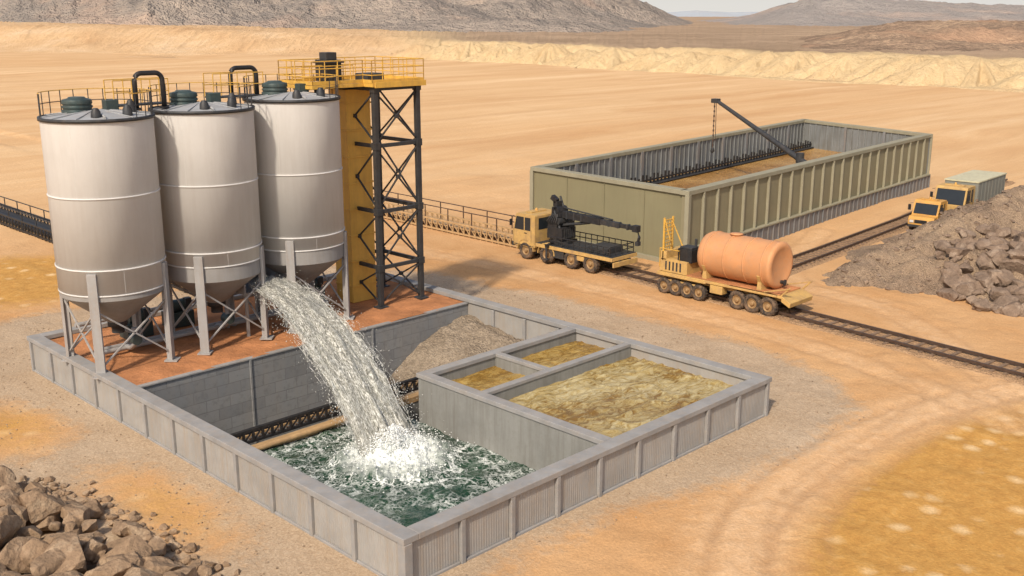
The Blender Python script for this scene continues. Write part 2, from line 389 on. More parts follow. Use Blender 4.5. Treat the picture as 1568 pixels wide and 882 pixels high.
# ------------------------------------------------------------------ ground
def axis(lo,hi,step,ins,far=7000):
    c=list(np.arange(lo,hi+.01,step))+ins
    s=step;p=hi
    while p<far: s*=1.09;p+=s;c.append(p)
    s=step;p=lo
    while p>-far: s*=1.09;p-=s;c.append(p)
    c=np.array(sorted(c)); c=c[np.concatenate([[True],np.diff(c)>1e-3])]
    return c
xs=axis(5,80,.24,[16.45,34.75]);ys=axis(6,72,.24,[20.65,46.65])
X,Y=np.meshgrid(xs,ys)
GRAV=[(20.5,19.9),(25,18.9),(28.5,18.1),(33,17.8),(38,18.0),(40.0,20),(41.8,23.5),(42.3,30),(42.2,38),(41,47),(38,54),(30,55),(18,56),(13,52),(10,47),(8,40),(7,33),(8,27),(12,22),(17,18.3)]
gold=polysd(X,Y,[(60,7),(50,11.5),(43.7,13.7),(38.5,15.1),(33,15.3),(27,14.3),(23.8,13.0),(20,11),(20,0),(60,-5)])
g2=4-np.hypot((X-22)/1.6,(Y-64.5)/1.6)
g3=2.0-np.hypot(X-12.8,(Y-40.5)/1.6); g4=1.3-np.hypot(X-14.0,(Y-30.0)/2.8)
sd=polysd(X,Y,GRAV); sd=np.minimum(sd,-g3);sd=np.minimum(sd,-g4)
mg=np.clip(.5+sd/2.6,0,1)
mgo=np.clip(.5+np.maximum(gold,np.maximum(g2,np.maximum(g3,g4)*.5-.5))/2.5,0,1)
def smooth_poly(P,n=12):
    P=[Vector(p) for p in P];o=[]
    for i in range(len(P)-1):
        p0=P[max(i-1,0)];p1=P[i];p2=P[i+1];p3=P[min(i+2,len(P)-1)]
        for k in range(n):
            t=k/n;o.append(tuple(.5*((2*p1)+(p2-p0)*t+(2*p0-5*p1+4*p2-p3)*t*t+(3*p1-p0-3*p2+p3)*t*t*t)))
    o.append(tuple(P[-1]));return o
tr=smooth_poly([(21,12.6),(25,15.3),(29,16.5),(34,16.9),(40,16.2),(48,13.5),(60,9),(75,2)],5)
d1=lined(X,Y,tr); d2=abs(d1-.85)
mt=np.clip(1.1-d1/2.6,0,1)*.85
rr=lined(X,Y,smooth_poly([(41,13.5),(43.5,20),(45.0,30),(45.2,45),(44,60),(46,95)],5)); rr2=lined(X,Y,smooth_poly([(38,8),(46,16),(53,24),(56,32),(70,37.5)],5))
rr3=lined(X,Y,smooth_poly([(45.5,20),(42,16.2),(36,15.8),(28,15.0),(21,10)],5))
rk=np.maximum.reduce([np.clip(1-d2/.3,0,1)]+[np.clip(1-abs(q-.9)/.28,0,1)*w_ for q,w_ in((rr,.8),(rr2,.7),(rr3,.8))])
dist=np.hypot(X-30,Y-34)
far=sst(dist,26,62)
mt=np.maximum(mt,np.clip(1-np.minimum(rr,rr2)/2.2,0,1)*.6)
Z=(fbm(X*.12,Y*.12,4,3)-.5)*.5*sst(dist,22,50)+(fbm(X*.02,Y*.02,4,5)-.5)*1.8*sst(dist,60,160)
nearw=sst(polysd(X,Y,[(15.8,20),(35.4,20),(35.4,47.3),(15.8,47.3)])*-1,0,2.5)
Z=Z+(fbm(X*1.1,Y*1.1,4,9)-.5)*.16*nearw*(1-far)-rk*.07+np.clip(1-abs(d2-.42)/.2,0,1)*.025
Z=Z*sst(abs(X-49),1.6,3.5)*np.where((X>50)&(X<102)&(abs(Y-33.8)<2.4),0,1)
kx=(xs[:-1]>16.4)&(xs[1:]<34.8);ky=(ys[:-1]>20.6)&(ys[1:]<46.7)
keep=~(ky[:,None]&kx[None,:])
gridobj('desert_ground',X,Y,Z,m_ground,np.stack([mg,mt,mgo,far],-1),keep,None,rk)
# ------------------------------------------------------------------ embankment / plateau
r2=math.sqrt(.5)
def FR(F,R): return (F+R)*r2,(F-R)*r2
A=np.concatenate([np.linspace(-1.2,-.5,60),np.linspace(-.499,.62,1100),np.linspace(.625,1.5,80)])
def edgef(A): return np.interp(A,[-1.2,-.6,-.48,-.3,-.1,-.04,.13,.3,.475,.7,1.5],[620,500,460,430,392,370,297,255,225,205,200])
edge=edgef(A)+(fbm(A*12,A*0,3,31)-.5)*14
top=np.interp(A,[-1.2,-.48,-.3,-.12,-.05,1.5],[12,10.8,9.0,6.2,5.4,5.4])
wid=np.interp(A,[-.48,-.12,-.04,.1,1.5],[90,60,30,26,26])
T=np.concatenate([np.linspace(-.3,1.3,64),[1.6,2.2,3.2,5,8,12,18,28,45,70,110,170,260,400]])
TT,AA=np.meshgrid(T,A)
W=wid[:,None];TP=top[:,None];Fd=edge[:,None]+TT*W;Rd=AA*Fd
Zp=TP*np.where(W>40,sst(TT+.35*(fbm(Rd*.03,Fd*.02,3,66)-.5),0,1),sst(TT,.55,1.0))
cone=np.full(Zp.shape,-50.)
a=-.085
rs=random.Random(4)
while a<1.0:
    e=float(edgef(a)); Fc=e+rs.uniform(11,19); Rc=a*Fc; Hc=rs.uniform(5.4,7.3)
    wz=1+.6*(fbm(np.arctan2(Rd-Rc,Fd-Fc)*6+50,Fd*0+a*50,3,7)-.5)
    d=np.hypot(Fd-Fc,(Rd-Rc)*.8); cone=np.maximum(cone,Hc-.54*np.sqrt(d*d+4)*wz)
    a+=rs.uniform(6,13)/e
Zp=np.maximum(Zp,np.where(W<60,cone,-50))
Zp=np.where(TT<1.6,Zp,TP*1.0)
Zp=Zp+(fbm(Rd*.3,Fd*.05,4,12,True)-.55)*1.1*sst(Zp,.2,2)+(fbm(Rd*.05,Fd*.05,4,8)-.5)*1.6*sst(TT,.0,.6)-.5*(TT<.02)
Zp=np.where(TT>1.35,np.minimum(Zp,TP+.6),Zp)
plm=sst(TT,1.0,1.5)*sst(AA,-.12,-.02); lfm=1-sst(AA,-.14,-.05)
Xp,Yp=FR(Fd,Rd)
gridobj('sand_embankment',Xp,Yp,Zp,m_bank,np.stack([plm,lfm,plm*0,plm*0+1],-1))
def mountain(name,a0,a1,na,f0,f1,nf,skx,skz,Fs,m,amp,ns,seed,base=5.0,fs=.85):
    a=np.linspace(a0,a1,na);f=np.linspace(0,1,nf)**1.15*(f1-f0)+f0
    Fm,Am=np.meshgrid(f,a)
    sk=np.interp(Am,skx,skz)
    Xn=Am*Fm
    wv=(fbm(Xn*ns*.5,Fm*ns*.5,3,seed+50)-.5)
    t=(Fm-f0)/(Fs-f0)+wv*.5
    up=np.clip(t,0,1); dn=np.clip((Fm-Fs)/(f1-Fs),0,1)
    env=sst(up,0,1)**fs*(1-sst(dn,0,1))*sst((Fm-f0)/(Fs-f0),0,.12)
    rid=fbm(Xn*ns+wv*2,Fm*ns*.7,7,seed,True)
    h=base-2.5+(sk-base+2.5)*env*(1+amp*(rid-.62)*2*(1-.5*sst(env,.7,1)))+(fbm(Xn*ns*6,Fm*ns*6,4,seed+9,True)-.5)*(sk-base)*.12*np.clip(env*3,0,1)
    Xm,Ym=FR(Fm,Xn); return gridobj(name,Xm,Ym,h,m)
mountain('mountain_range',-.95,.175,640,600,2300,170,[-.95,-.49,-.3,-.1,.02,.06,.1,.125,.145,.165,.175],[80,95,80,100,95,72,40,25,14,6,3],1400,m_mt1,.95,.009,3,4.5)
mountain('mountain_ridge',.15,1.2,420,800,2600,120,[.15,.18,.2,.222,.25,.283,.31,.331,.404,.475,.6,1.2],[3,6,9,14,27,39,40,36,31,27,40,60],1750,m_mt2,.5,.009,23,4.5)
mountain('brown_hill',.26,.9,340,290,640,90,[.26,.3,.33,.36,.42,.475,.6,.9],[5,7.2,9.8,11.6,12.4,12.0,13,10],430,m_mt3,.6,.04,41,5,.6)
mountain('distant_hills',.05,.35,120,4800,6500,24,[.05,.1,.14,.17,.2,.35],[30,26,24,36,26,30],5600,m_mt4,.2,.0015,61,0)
# ------------------------------------------------------------------ containment basin
ZT=1.6
mb=MB()
mb.b2(16.2,16.75,20.4,46.9,ZT-.2,ZT,m_conc); mb.b2(34.45,35.0,20.4,46.9,ZT-.2,ZT,m_conc)
mb.b2(16.752,34.448,20.4,20.95,ZT-.2,ZT,m_conc); mb.b2(16.752,34.448,46.35,46.9,ZT-.2,ZT,m_conc)
mb.b2(16.36,16.65,20.56,46.74,-2.5,ZT-.2,m_wall); mb.b2(34.55,34.84,20.56,46.74,-2.5,ZT-.2,m_wall)
mb.b2(16.652,34.548,20.56,20.85,-2.5,ZT-.2,m_wall); mb.b2(16.652,34.548,46.45,46.74,-2.5,ZT-.2,m_wall)
n=12
for i in range(n+1):
    y=20.62+(46.68-20.62)*i/n; mb.box((16.30,y,.62),(.16,.17,1.56),m_conc); mb.box((34.90,y,.62),(.16,.17,1.56),m_conc)
    if i<n:
        y2=20.62+(46.68-20.62)*(i+1)/n
        mb.corr((16.33,y+.1),(16.33,y2-.1),.0,ZT-.2,-1,0,m_wall,.1,.018)
        mb.corr((34.87,y+.1),(34.87,y2-.1),.0,ZT-.2,1,0,m_wall,.1,.018)
        mb.b2(16.24,16.325,y+.11,y2-.11,-.05,.08,m_conc)
    if i>0 and i<n and y>31: mb.box((34.49,y,-.2),(.12,.18,3.1),m_conc)
n=9
for i in range(n+1):
    x=16.4+(34.8-16.4)*i/n; mb.box((x,20.49,.62),(.17,.16,1.56),m_conc)
    if i<n:
        x2=16.4+(34.8-16.4)*(i+1)/n; mb.corr((x+.1,20.53),(x2-.1,20.53),0,ZT-.2,0,-1,m_wall,.1,.006)
        mb.b2(x+.11,x2-.11,20.44,20.525,-.05,.08,m_conc)
mb.box((16.36,20.5,.62),(.3,.24,1.56),m_conc)
mb.obj('basin_wall',bevel=.02)
mb=MB(); mb.b2(16.66,34.54,20.86,46.44,-2.7,-2.52,m_tankw); mb.obj('basin_floor')
mb=MB()
mb.b2(16.66,34.54,37.7,46.44,-2.5,1.30,m_block); mb.b2(16.66,34.54,37.64,37.9,1.302,1.38,m_conc)
mb.b2(21.9,22.0,37.64,37.7,-2.5,1.3,m_block);mb.b2(28.4,28.5,37.64,37.7,-2.5,1.3,m_block)
mb.obj('silo_platform',bevel=.015)
gx,gy=np.meshgrid(np.linspace(16.67,34.53,160),np.linspace(37.66,46.43,90))
gridobj('platform_dirt',gx,gy,1.36+(fbm(gx*.8,gy*.8,5,2)-.4)*.16,m_rust)
mb=MB()
mb.b2(25.3,25.75,20.96,30.75,ZT-.18,ZT+.003,m_conc); mb.b2(25.752,34.44,30.3,30.75,ZT-.18,ZT+.003,m_conc)
mb.b2(25.36,25.69,20.86,30.69,-2.5,ZT-.18,m_tankw); mb.b2(25.692,34.54,30.36,30.69,-2.5,ZT-.18,m_tankw)
mb.b2(25.752,34.44,27.1,27.42,ZT-.15,ZT,m_conc); mb.b2(25.7,34.54,27.14,27.38,-.5,ZT-.15,m_tankw)
mb.b2(29.3,29.6,27.422,30.298,ZT-.15,ZT,m_conc); mb.b2(29.34,29.56,27.38,30.36,-.5,ZT-.15,m_tankw)
mb.obj('settling_tank',bevel=.02)
def water(name,x0,x1,y0,y1,z,m,amp,sc,step,extra=None):
    gx,gy=np.meshgrid(np.arange(x0,x1+step/2,step),np.arange(y0,y1+step/2,step))
    gx=x0+(gx-x0)*(x1-x0)/(gx.max()-x0); gy=y0+(gy-y0)*(y1-y0)/(gy.max()-y0)
    w=fbm(gx*sc+1.5*fbm(gx*.7,gy*.7,2,5),gy*sc*2.2,3,11,True)
    gz=z+(w-.6)*amp
    if extra is not None: gz=gz+extra(gx,gy)
    return gridobj(name,gx,gy,gz,m)
water('slurry_pool',25.68,34.56,20.84,27.15,1.0,m_sl,.16,.9,.05)
water('slurry_pool',25.68,29.35,27.37,30.37,1.0,m_sl2,.12,.9,.06)
water('slurry_pool',29.55,34.56,27.37,30.37,1.0,m_sl2,.12,.9,.06)
def ex(gx,gy):
    r=np.hypot(gx-SPL[0],gy-SPL[1])
    ch=fbm(gx*3.5,gy*3.5,5,71); c2=fbm(gx*8,gy*8,3,72)
    return np.exp(-(r/1.35)**2)*(.1+1.0*ch**1.3+.2*c2)+.08*np.sin(r*4.2-1)*np.exp(-r*.28)*sst(r,.6,1.6)+np.exp(-((r-1.7)/.6)**2)*.4*(ch-.2)
water('basin_water',16.66,25.35,20.87,32.68,-.5,m_pw,.16,.8,.04,ex)
mb=MB()
mb.b2(16.66,29.5,32.7,32.98,-2.5,-.55,m_tankw)
mb.b2(16.66,29.5,32.66,33.02,-.548,-.3,m_beam); mb.cyl((16.66,32.55,-.28),(25.3,32.55,-.28),.11,m_beam)
for zz in(-.28,.18): mb.b2(16.66,28.6,33.25,33.35,zz-.05,zz+.05,m_black)
x=16.8
while x<28.5:
    mb.beam((x,33.3,-.3),(x,33.3,.2),.09,.09,m_black); mb.beam((x,33.3,-.28),(x+.42,33.3,.18),.05,.05,m_black)
    mb.beam((x,33.3,-.28),(x,34.2,-.28),.08,.06,m_wood); x+=.42
mb.b2(16.66,29,34.2,34.35,-.4,-.2,m_black); mb.b2(16.66,29,33.65,33.72,-.24,-.16,m_beam)
mb.obj('trench_walkway')
gx,gy=np.meshgrid(np.linspace(25.7,34.54,120),np.linspace(30.7,37.69,90))
t=sst(gx,26.5,33.8)
gridobj('gravel_slope',gx,gy,-2.5+2.9*t+(fbm(gx*1.1,gy*1.1,5,4)-.5)*.5*(.3+t)+.3*sst(gy,34,37.7)*t,m_slope)
# ------------------------------------------------------------------ silos
def silo(cx,cy,zt,idx):
    r=2.12;root=empty('storage_silo')
    mb=MB()
    z0=5.15 if idx else 4.72
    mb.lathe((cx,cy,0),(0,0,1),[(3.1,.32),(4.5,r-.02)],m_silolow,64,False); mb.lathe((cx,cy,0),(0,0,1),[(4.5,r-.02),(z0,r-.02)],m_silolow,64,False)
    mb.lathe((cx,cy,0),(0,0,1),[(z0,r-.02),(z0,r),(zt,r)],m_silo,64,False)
    mb.lathe((cx,cy,0),(0,0,1),[(zt,r+.02),(zt+.22,.6),(zt+.26,.0)],m_roofm,64,False)
    for z in(5.75,8.6): mb.ring((cx,cy,z),r,.03,.06,m_ring,64)
    mb.ring((cx,cy,zt-.02),r-.02,.09,.13,m_dark,64); mb.ring((cx,cy,z0),r-.02,.03,.06,m_ring,64)
    for k in range(3):
        zz=[z0,5.75,8.6,zt-.1][k:k+2]
        for j in range(3):
            an=j*2.1+k*.7+.3; x=cx+(r-.005)*math.cos(an);y=cy+(r-.005)*math.sin(an); mb.beam((x,y,zz[0]+.05),(x,y,zz[1]-.05),.012,.012,m_silo)
    mb.lathe((cx,cy,2.65),(0,0,1),[(0,.26),(.3,.26),(.3,.4),(.5,.4)],m_dark,20)
    mb.obj('silo_body',root)
    mb=MB()
    a=1.53
    L=[(cx+i*a,cy+j*a) for i,j in((-1,-1),(1,-1),(1,1),(-1,1))]
    for (x,y) in L:
        R=Matrix.Rotation(math.atan2(y-cy,x-cx),3,'Z')
        mb.box((x,y,1.4+2.1),(.12,.38,4.3),m_leg,R)
        dx,dy=(x-cx)/math.hypot(x-cx,y-cy),(y-cy)/math.hypot(x-cx,y-cy)
        mb.box((x-dx*.13,y-dy*.13,1.4+1.6),(.16,.1,3.2),m_leg,R)
        mb.box((x,y,1.43),(.55,.55,.06),m_leg,R)
    for i in range(4):
        p=L[i];q=L[(i+1)%4]
        mb.beam((*p,4.15),(*q,1.75),.07,.07,m_leg); mb.beam((*p,1.75),(*q,4.15),.07,.07,m_leg)
    mb.obj('silo_legs',root,.01)
    mb=MB(); zr=zt
    def pt(an,rr,z):
        d=math.radians(45-an); return (cx+rr*math.cos(d),cy+rr*math.sin(d),z)
    angs=list(range(-125,126,16))
    for an in angs:
        mb.cyl(pt(an,2.08,zr),pt(an,2.08,zr+.95),.022,m_dark,6)
    for z in(.5,.95):
        mb.tube([pt(an,2.08,zr+z) for an in range(-125,126,8)],.02,m_yel if z>.9 else m_dark,6)
    mx,my,mz=pt(-90,.75,zr+.15)
    mb.lathe((mx,my,mz),(0,0,1),[(0,.6),(.1,.6),(.1,.54),(.18,.54),(.18,.58),(.26,.58),(.26,.54),(.34,.54),(.34,.58),(.5,.56),(.55,.35),(.6,.3)],m_green,28)
    for an,rr,hh in((160,1.5,.35),(60,1.3,.5),(110,1.5,.4),(20,.9,.5)):
        p=pt(an,rr,zr+.08); mb.lathe(p,(0,0,1),[(0,.2),(hh*.6,.18),(hh,.1)],m_dark if rr>1 else m_green,14)
    mb.box(pt(40,.6,zr+.35),(.5,.4,.5),m_green)
    mb.tube([pt(150,1.9,zr+.1),pt(150,.4,zr+.25)],.05,m_roofm,6)
    for k in range(12):
        mb.beam(pt(k*30,.5,zr+.235),pt(k*30,2.08,zr+.05),.03,.04,m_roofm)
    mb.obj('silo_roof_equipment',root,.01)
SC=[(17.95,41.25,11.6),(22.45,41.1,11.65),(26.95,41.1,11.85)]
for i,(x,y,z) in enumerate(SC): silo(x,y,z,i)
def bent(x,y,z,h,w,name):
    mb=MB();p=[(x,y,z)]
    for k in range(7):
        a=math.pi/2*k/6; p.append((x+.3-.3*math.cos(a),y-.0,z+h-.3+.3*math.sin(a)))
    for k in range(7):
        a=math.pi/2*k/6; p.append((x+w-.3+.3*math.sin(a),y,z+h-.3+.3*math.cos(a)))
    p.append((x+w,y,z)); mb.tube(p,.1,m_black,12)
    mb.lathe((x,y,z),(0,0,1),[(0,.2),(.08,.2)],m_black,12);mb.lathe((x+w,y,z),(0,0,1),[(0,.2),(.08,.2)],m_black,12)
    mb.obj(name)
bent(19.55,41.1,11.75,1.45,1.2,'vent_pipe'); bent(24.6,42.3,11.7,1.5,1.3,'vent_pipe')
mb=MB()
for (xa,xb,z,y) in((19.0,21.4,11.9,42.3),(23.5,26.0,12.0,42.3),(27.9,30.8,12.15,42.0)):
    mb.b2(xa,xb,y-.4,y+.4,z-.06,z,m_dark)
    for yy in(y-.4,y+.4):
        for k in range(4):
            x=xa+(xb-xa)*k/3; mb.cyl((x,yy,z),(x,yy,z+1),.022,m_yel,6)
        for zz in(.5,1): mb.cyl((xa,yy,z+zz),(xb,yy,z+zz),.022,m_yel,6)
mb.obj('silo_catwalk')
mb=MB()
mb.b2(23.5,25.7,40.3,42.4,3.35,3.45,m_leg); mb.b2(23.42,23.5,40.3,42.4,3.35,4.1,m_leg); mb.b2(25.7,25.78,40.3,42.4,3.35,4.1,m_leg); mb.b2(23.42,25.78,42.4,42.48,3.35,4.1,m_leg)
for x,y in((23.6,40.5),(25.6,40.5),(23.6,42.3),(25.6,42.3)): mb.beam((x,y,1.35),(x,y,3.35),.12,.12,m_leg)
mb.cyl((22.45,41.1,3.0),(23.6,41.4,3.7),.28,m_leg,16); mb.cyl((26.95,41.1,3.0),(25.6,41.4,3.7),.28,m_leg,16)
mb.obj('discharge_chute',bevel=.01)
mb=MB()
for (x,y) in((19.4,43.6),(21.6,43.9),(28.3,42.9)):
    mb.b2(x,x+1.2,y,y+.9,1.4,2.1,m_green); mb.cyl((x+.2,y+.4,2.35),(x+1.1,y+.4,2.35),.3,m_green,16); mb.box((x+1.0,y+.2,2.5),(.3,.3,.4),m_dark)
for y,z in((42.0,1.65),(42.4,1.65),(44.6,2.3)): mb.cyl((17.5,y,z),(29,y,z),.1,m_leg,10)
for x in(18.6,23,27.4):
    mb.tube([(x,41.2,2.7),(x,41.2,2.0),(x,41.6,1.75),(x,42.2,1.65)],.12,m_leg,10); mb.lathe((x,41.2,2.2),(0,1,0),[(-.25,.22),(.25,.22)],m_green,14)
mb.obj('pump_station',bevel=.01)
# ------------------------------------------------------------------ tower
root=empty('lattice_tower'); mb=MB()
x0,x1,y0,y1=30.8,33.4,40.0,43.2; C=[(x0,y0),(x1,y0),(x1,y1),(x0,y1)]; LV=[1.45,3.4,6.2,9.4,12.1]
for x,y in C: mb.box((x,y,6.75),(.24,.24,10.8),m_dark); mb.box((x,y,1.42),(.55,.55,.08),m_dark)
for k in range(4):
    for i in range(4):
        p=C[i];q=C[(i+1)%4]; za=LV[k]+.12;zb=LV[k+1]-.12
        mb.beam((*p,LV[k+1]),(*q,LV[k+1]),.14,.18,m_dark)
        mb.beam((*p,za),(*q,zb),.075,.075,m_dark); mb.beam((*p,zb),(*q,za),.075,.075,m_dark)
        mb.box(((p[0]+q[0])/2,(p[1]+q[1])/2,(za+zb)/2),(.18,.18,.18),m_dark)
        mb.box((*p,LV[k+1]),(.32,.32,.34),m_dark)
mb.obj('tower_frame',root,.01)
mb=MB()
mb.b2(30.3,31.75,41.6,43.0,1.4,12.0,m_gold)
for z in np.arange(2.2,12,1.3): mb.b2(30.26,31.79,41.56,43.04,z,z+.08,m_gold)
mb.b2(30.5,33.7,39.7,43.6,12.2,12.38,m_yel); mb.b2(27.6,30.498,40.4,43.2,12.2,12.36,m_yel)
mb.beam((30.6,39.66,12.29),(33.7,39.66,12.29),.08,.26,m_yel)
def rail(P,z,h=1.05,m=m_yel):
    for i in range(len(P)-1):
        a=Vector((*P[i],z));b=Vector((*P[i+1],z));L=(b-a).length;k=max(1,int(L/.6))
        for j in range(k+1): p=a.lerp(b,j/k); mb.cyl(p,p+Vector((0,0,h)),.026,m,6)
        for f in(.35,.68,1): mb.cyl(a+Vector((0,0,h*f)),b+Vector((0,0,h*f)),.028,m,6)
        mb.beam(a+Vector((0,0,.08)),b+Vector((0,0,.08)),.03,.16,m)
rail([(30.5,39.75),(33.65,39.75),(33.65,43.55),(30.5,43.55)],12.38)
rail([(30.5,39.75),(30.5,40.45),(27.65,40.45),(27.65,43.15),(30.5,43.15)],12.38)
mb.obj('tower_deck',root,.01)
mb=MB(); mb.b2(29.6,30.5,42.1,43,12.4,13.4,m_black); mb.b2(29.75,30.35,42.25,42.85,13.4,13.75,m_dark); mb.b2(29.5,30.6,42.0,43.1,13.25,13.33,m_dark)
mb.b2(31.2,32.2,41,42,12.4,12.75,m_dark)
mb.obj('hoist_motor',root,.02)
# ------------------------------------------------------------------ waterfall
Sx,Sy,Ex,Ey=24.6,40.3,SPL[0],SPL[1]
dr=Vector((Ex-Sx,Ey-Sy,0)).normalized(); sd_=Vector((-dr.y,dr.x,0))
def fp(u,w,t):
    z=3.78-4.25*u**2.5; hw=.95+.38*u
    slope=-4.25*2.5*u**1.5/11.9; nrm=(Vector((0,0,1))-dr*slope).normalized()
    p=Vector((Sx+(Ex-Sx)*u,Sy+(Ey-Sy)*u,z)); return p+sd_*(w*hw)+nrm*t
root=empty('waterfall')
for k,(toff,ph) in enumerate(((.24,0),(.08,3),(-.08,7),(-.24,11))):
    nu,nw=110,34;V=[];F=[];UV=[]
    for i in range(nu):
        for j in range(nw):
            u=i/(nu-1)*1.0;w=(j/(nw-1)*2-1); q=.06*(float(vnoise(np.array(w*6+ph),np.array(u*12.+ph),k))-.5)*(1+2*u)
            t=toff*(1-w*w)+q*2+.04*math.sin(w*9+ph+u*2)*(1+u)
            V.append(fp(u,w*(.9+.08*math.sin(u*13+ph)+q),t)); UV.append((w*.5+.5+k*.37,u*3+k))
    for i in range(nu-1):
        for j in range(nw-1): F.append((i*nw+j,i*nw+j+1,(i+1)*nw+j+1,(i+1)*nw+j))
    me=bpy.data.meshes.new('water_sheet'); me.from_pydata(V,[],F); me.materials.append(m_fall)
    me.polygons.foreach_set('use_smooth',[True]*len(F)); uvl=me.uv_layers.new(name='UVMap')
    for l in me.loops: uvl.data[l.index].uv=UV[l.vertex_index]
    o=bpy.data.objects.new('water_sheet',me); S.collection.objects.link(o); o.parent=root
mb=MB()
for _ in range(260):
    w=rnd(-1.05,1.05) if random.random()<.5 else random.choice((-1,1))*rnd(.8,1.1)
    t0=random.gauss(0,.17); u0=rnd(-.02,.9);u1=min(1.0,u0+rnd(.04,.13)); n=max(4,int((u1-u0)*70)); ph=rnd(0,9)
    P=[];R=[];r0=rnd(.005,.013)
    for i in range(n+1):
        f=i/n;u=max(0,u0+(u1-u0)*f)+i*1e-4; P.append(fp(u,w+.05*math.sin(f*5+ph),t0*(.6+u)+.04*math.sin(f*9+ph))); R.append(r0*(.15+math.sin(math.pi*f)*(.8+.4*math.sin(f*22+ph))))
    mb.tube(P,0,m_strand,5,R)
mb.obj('water_strands',root)
mb=MB()
V1,F1=ico(1)
for _ in range(7000):
    u=random.random()**.6; w=random.gauss(0,.55) if random.random()<.7 else random.choice((-1,1))*random.gauss(1.0,.1);p=fp(u,w,random.gauss(0,.2+.12*u)); s=rnd(.005,.017)
    mb.add((V1*np.array([s,s,s*rnd(1,2.)])+np.array(p)).tolist(),F1,m_strand,True)
mb.obj('water_droplets',root)
root=empty('water_splash'); mb=MB()
for _ in range(9000):
    r=abs(random.gauss(0,.95));a=rnd(0,6.283);h=rnd(0,1)**2*1.25*math.exp(-r*.6)
    s=rnd(.006,.022) if random.random()<.93 else rnd(.02,.038); mb.add((V1*np.array([s*rnd(1,1.6),s*rnd(1,1.6),s])+np.array([SPL[0]+r*math.cos(a),SPL[1]+r*math.sin(a),-.35+h])).tolist(),F1,m_foam,True)
mb.obj('splash_foam',root)
# ------------------------------------------------------------------ large open tank building
NC,LC,BC,RC=Vector((53.2,37.7)),Vector((54.1,52.0)),Vector((99.8,56.6)),Vector((95.3,40.9)); H=4.9
root=empty('open_top_tank'); mb=MB()
def off(a,b,d):
    n=Vector((-(b-a).y,(b-a).x)).normalized(); return a+n*d,b+n*d
t=.5
for a,b,m1 in((NC,RC,m_olive2),(RC,BC,m_inner),(BC,LC,m_inner),(LC,NC,m_olive)):
    p,q=off(a,b,t/2); d=(q-p).normalized()
    mb.wall(p+d*.01,q-d*.3,-.1,H-.28,t-.06,m1)
    p2,q2=off(a,b,t/2-.02); mb.wall(p2-d*.12,q2-d*.45,H-.28,H,t+.2,m_otrim)
for a,b,n in((BC,LC,60),(RC,BC,20)):
    p,q=off(a,b,t+.02)
    for i in range(1,n): c=p.lerp(q,i/n); mb.box((c.x,c.y,3.3),(.1,.1,2.6),m_inner)
    for i in range(1,n//6): c=p.lerp(q,i*6/n); mb.box((c.x,c.y,3.3),(.3,.26,2.7),m_skirt)
p,q=off(NC,RC,-.04); ang=math.atan2((q-p).y,(q-p).x);R=Matrix.Rotation(ang,3,'Z')
for i in range(25):
    c=p.lerp(q,(i+.02)/24); mb.box((c.x,c.y,2.9),(.14,.22,3.4),m_otrim,R)
p,q=off(NC,RC,-.12); mb.wall(p,q,1.12,1.24,.4,m_otrim)
p,q=off(NC,RC,-.06); mb.wall(p,q,-.1,1.12,.3,m_skirt)
p,q=off(NC,RC,-.24)
for i in range(53): c=p.lerp(q,i/52); mb.box((c.x,c.y,.5),(.12,.12,1.2),m_skirt,R)
p,q=off(LC,NC,-.04); mb.wall(p,q,-.1,.3,.2,m_otrim)
for f in(.25,.5,.75): c=p.lerp(q,f); mb.box((c.x+.01,c.y,2.5),(.03,.03,4.1),m_olive)
for c in(NC,LC): mb.box((c.x,c.y,2.3),(.3,.3,4.65),m_otrim,R)
mb.obj('tank_walls',root,.02)
mb=MB(); mb.add([(NC.x+.4,NC.y+.4,2.1),(RC.x-.4,RC.y+.4,2.1),(BC.x-.4,BC.y-.4,2.1),(LC.x+.4,LC.y-.4,2.1)],[(0,1,2,3)],m_sl3); mb.obj('tank_water',root)
mb=MB(); p,q=off(BC,LC,1.6)
for i in range(80):
    c=p.lerp(q,(i+.5)/80); mb.beam((c.x,c.y,2.0),(c.x,c.y,2.9+.15*math.sin(i*2.1)),.1,.14,m_black)
mb.beam((p.x,p.y,2.5),(q.x,q.y,2.5),.1,.12,m_black); mb.beam((p.x,p.y,2.2),(q.x,q.y,2.2),.9,.06,m_dark)
mb.obj('tank_baffle',root)
mb=MB(); tip=(74.2,50,8.5)
mb.cyl((71.6,39.6,4.3),tip,.24,m_dark,14,.15); mb.cyl((71.9,40.8,4.4),(71.9,40.8,5.3),.3,m_dark,12); mb.box((74.3,50.3,8.55),(.5,.6,.35),m_dark)
mb.cyl((74.3,50.4,8.5),(74.3,50.4,4.6),.035,m_rail,6); mb.cyl((74.1,50.1,8.5),(74.35,50.2,5.2),.03,m_rail,6)
for i in range(9): mb.lathe((74.3,50.4,4.8+i*.4),(0,0,1),[(0,.07),(.16,.07)],m_rail,8)
mb.lathe((74.3,50.4,4.2),(0,0,1),[(0,.05),(.15,.18),(.4,.12)],m_dark,10)
mb.obj('crane_boom')
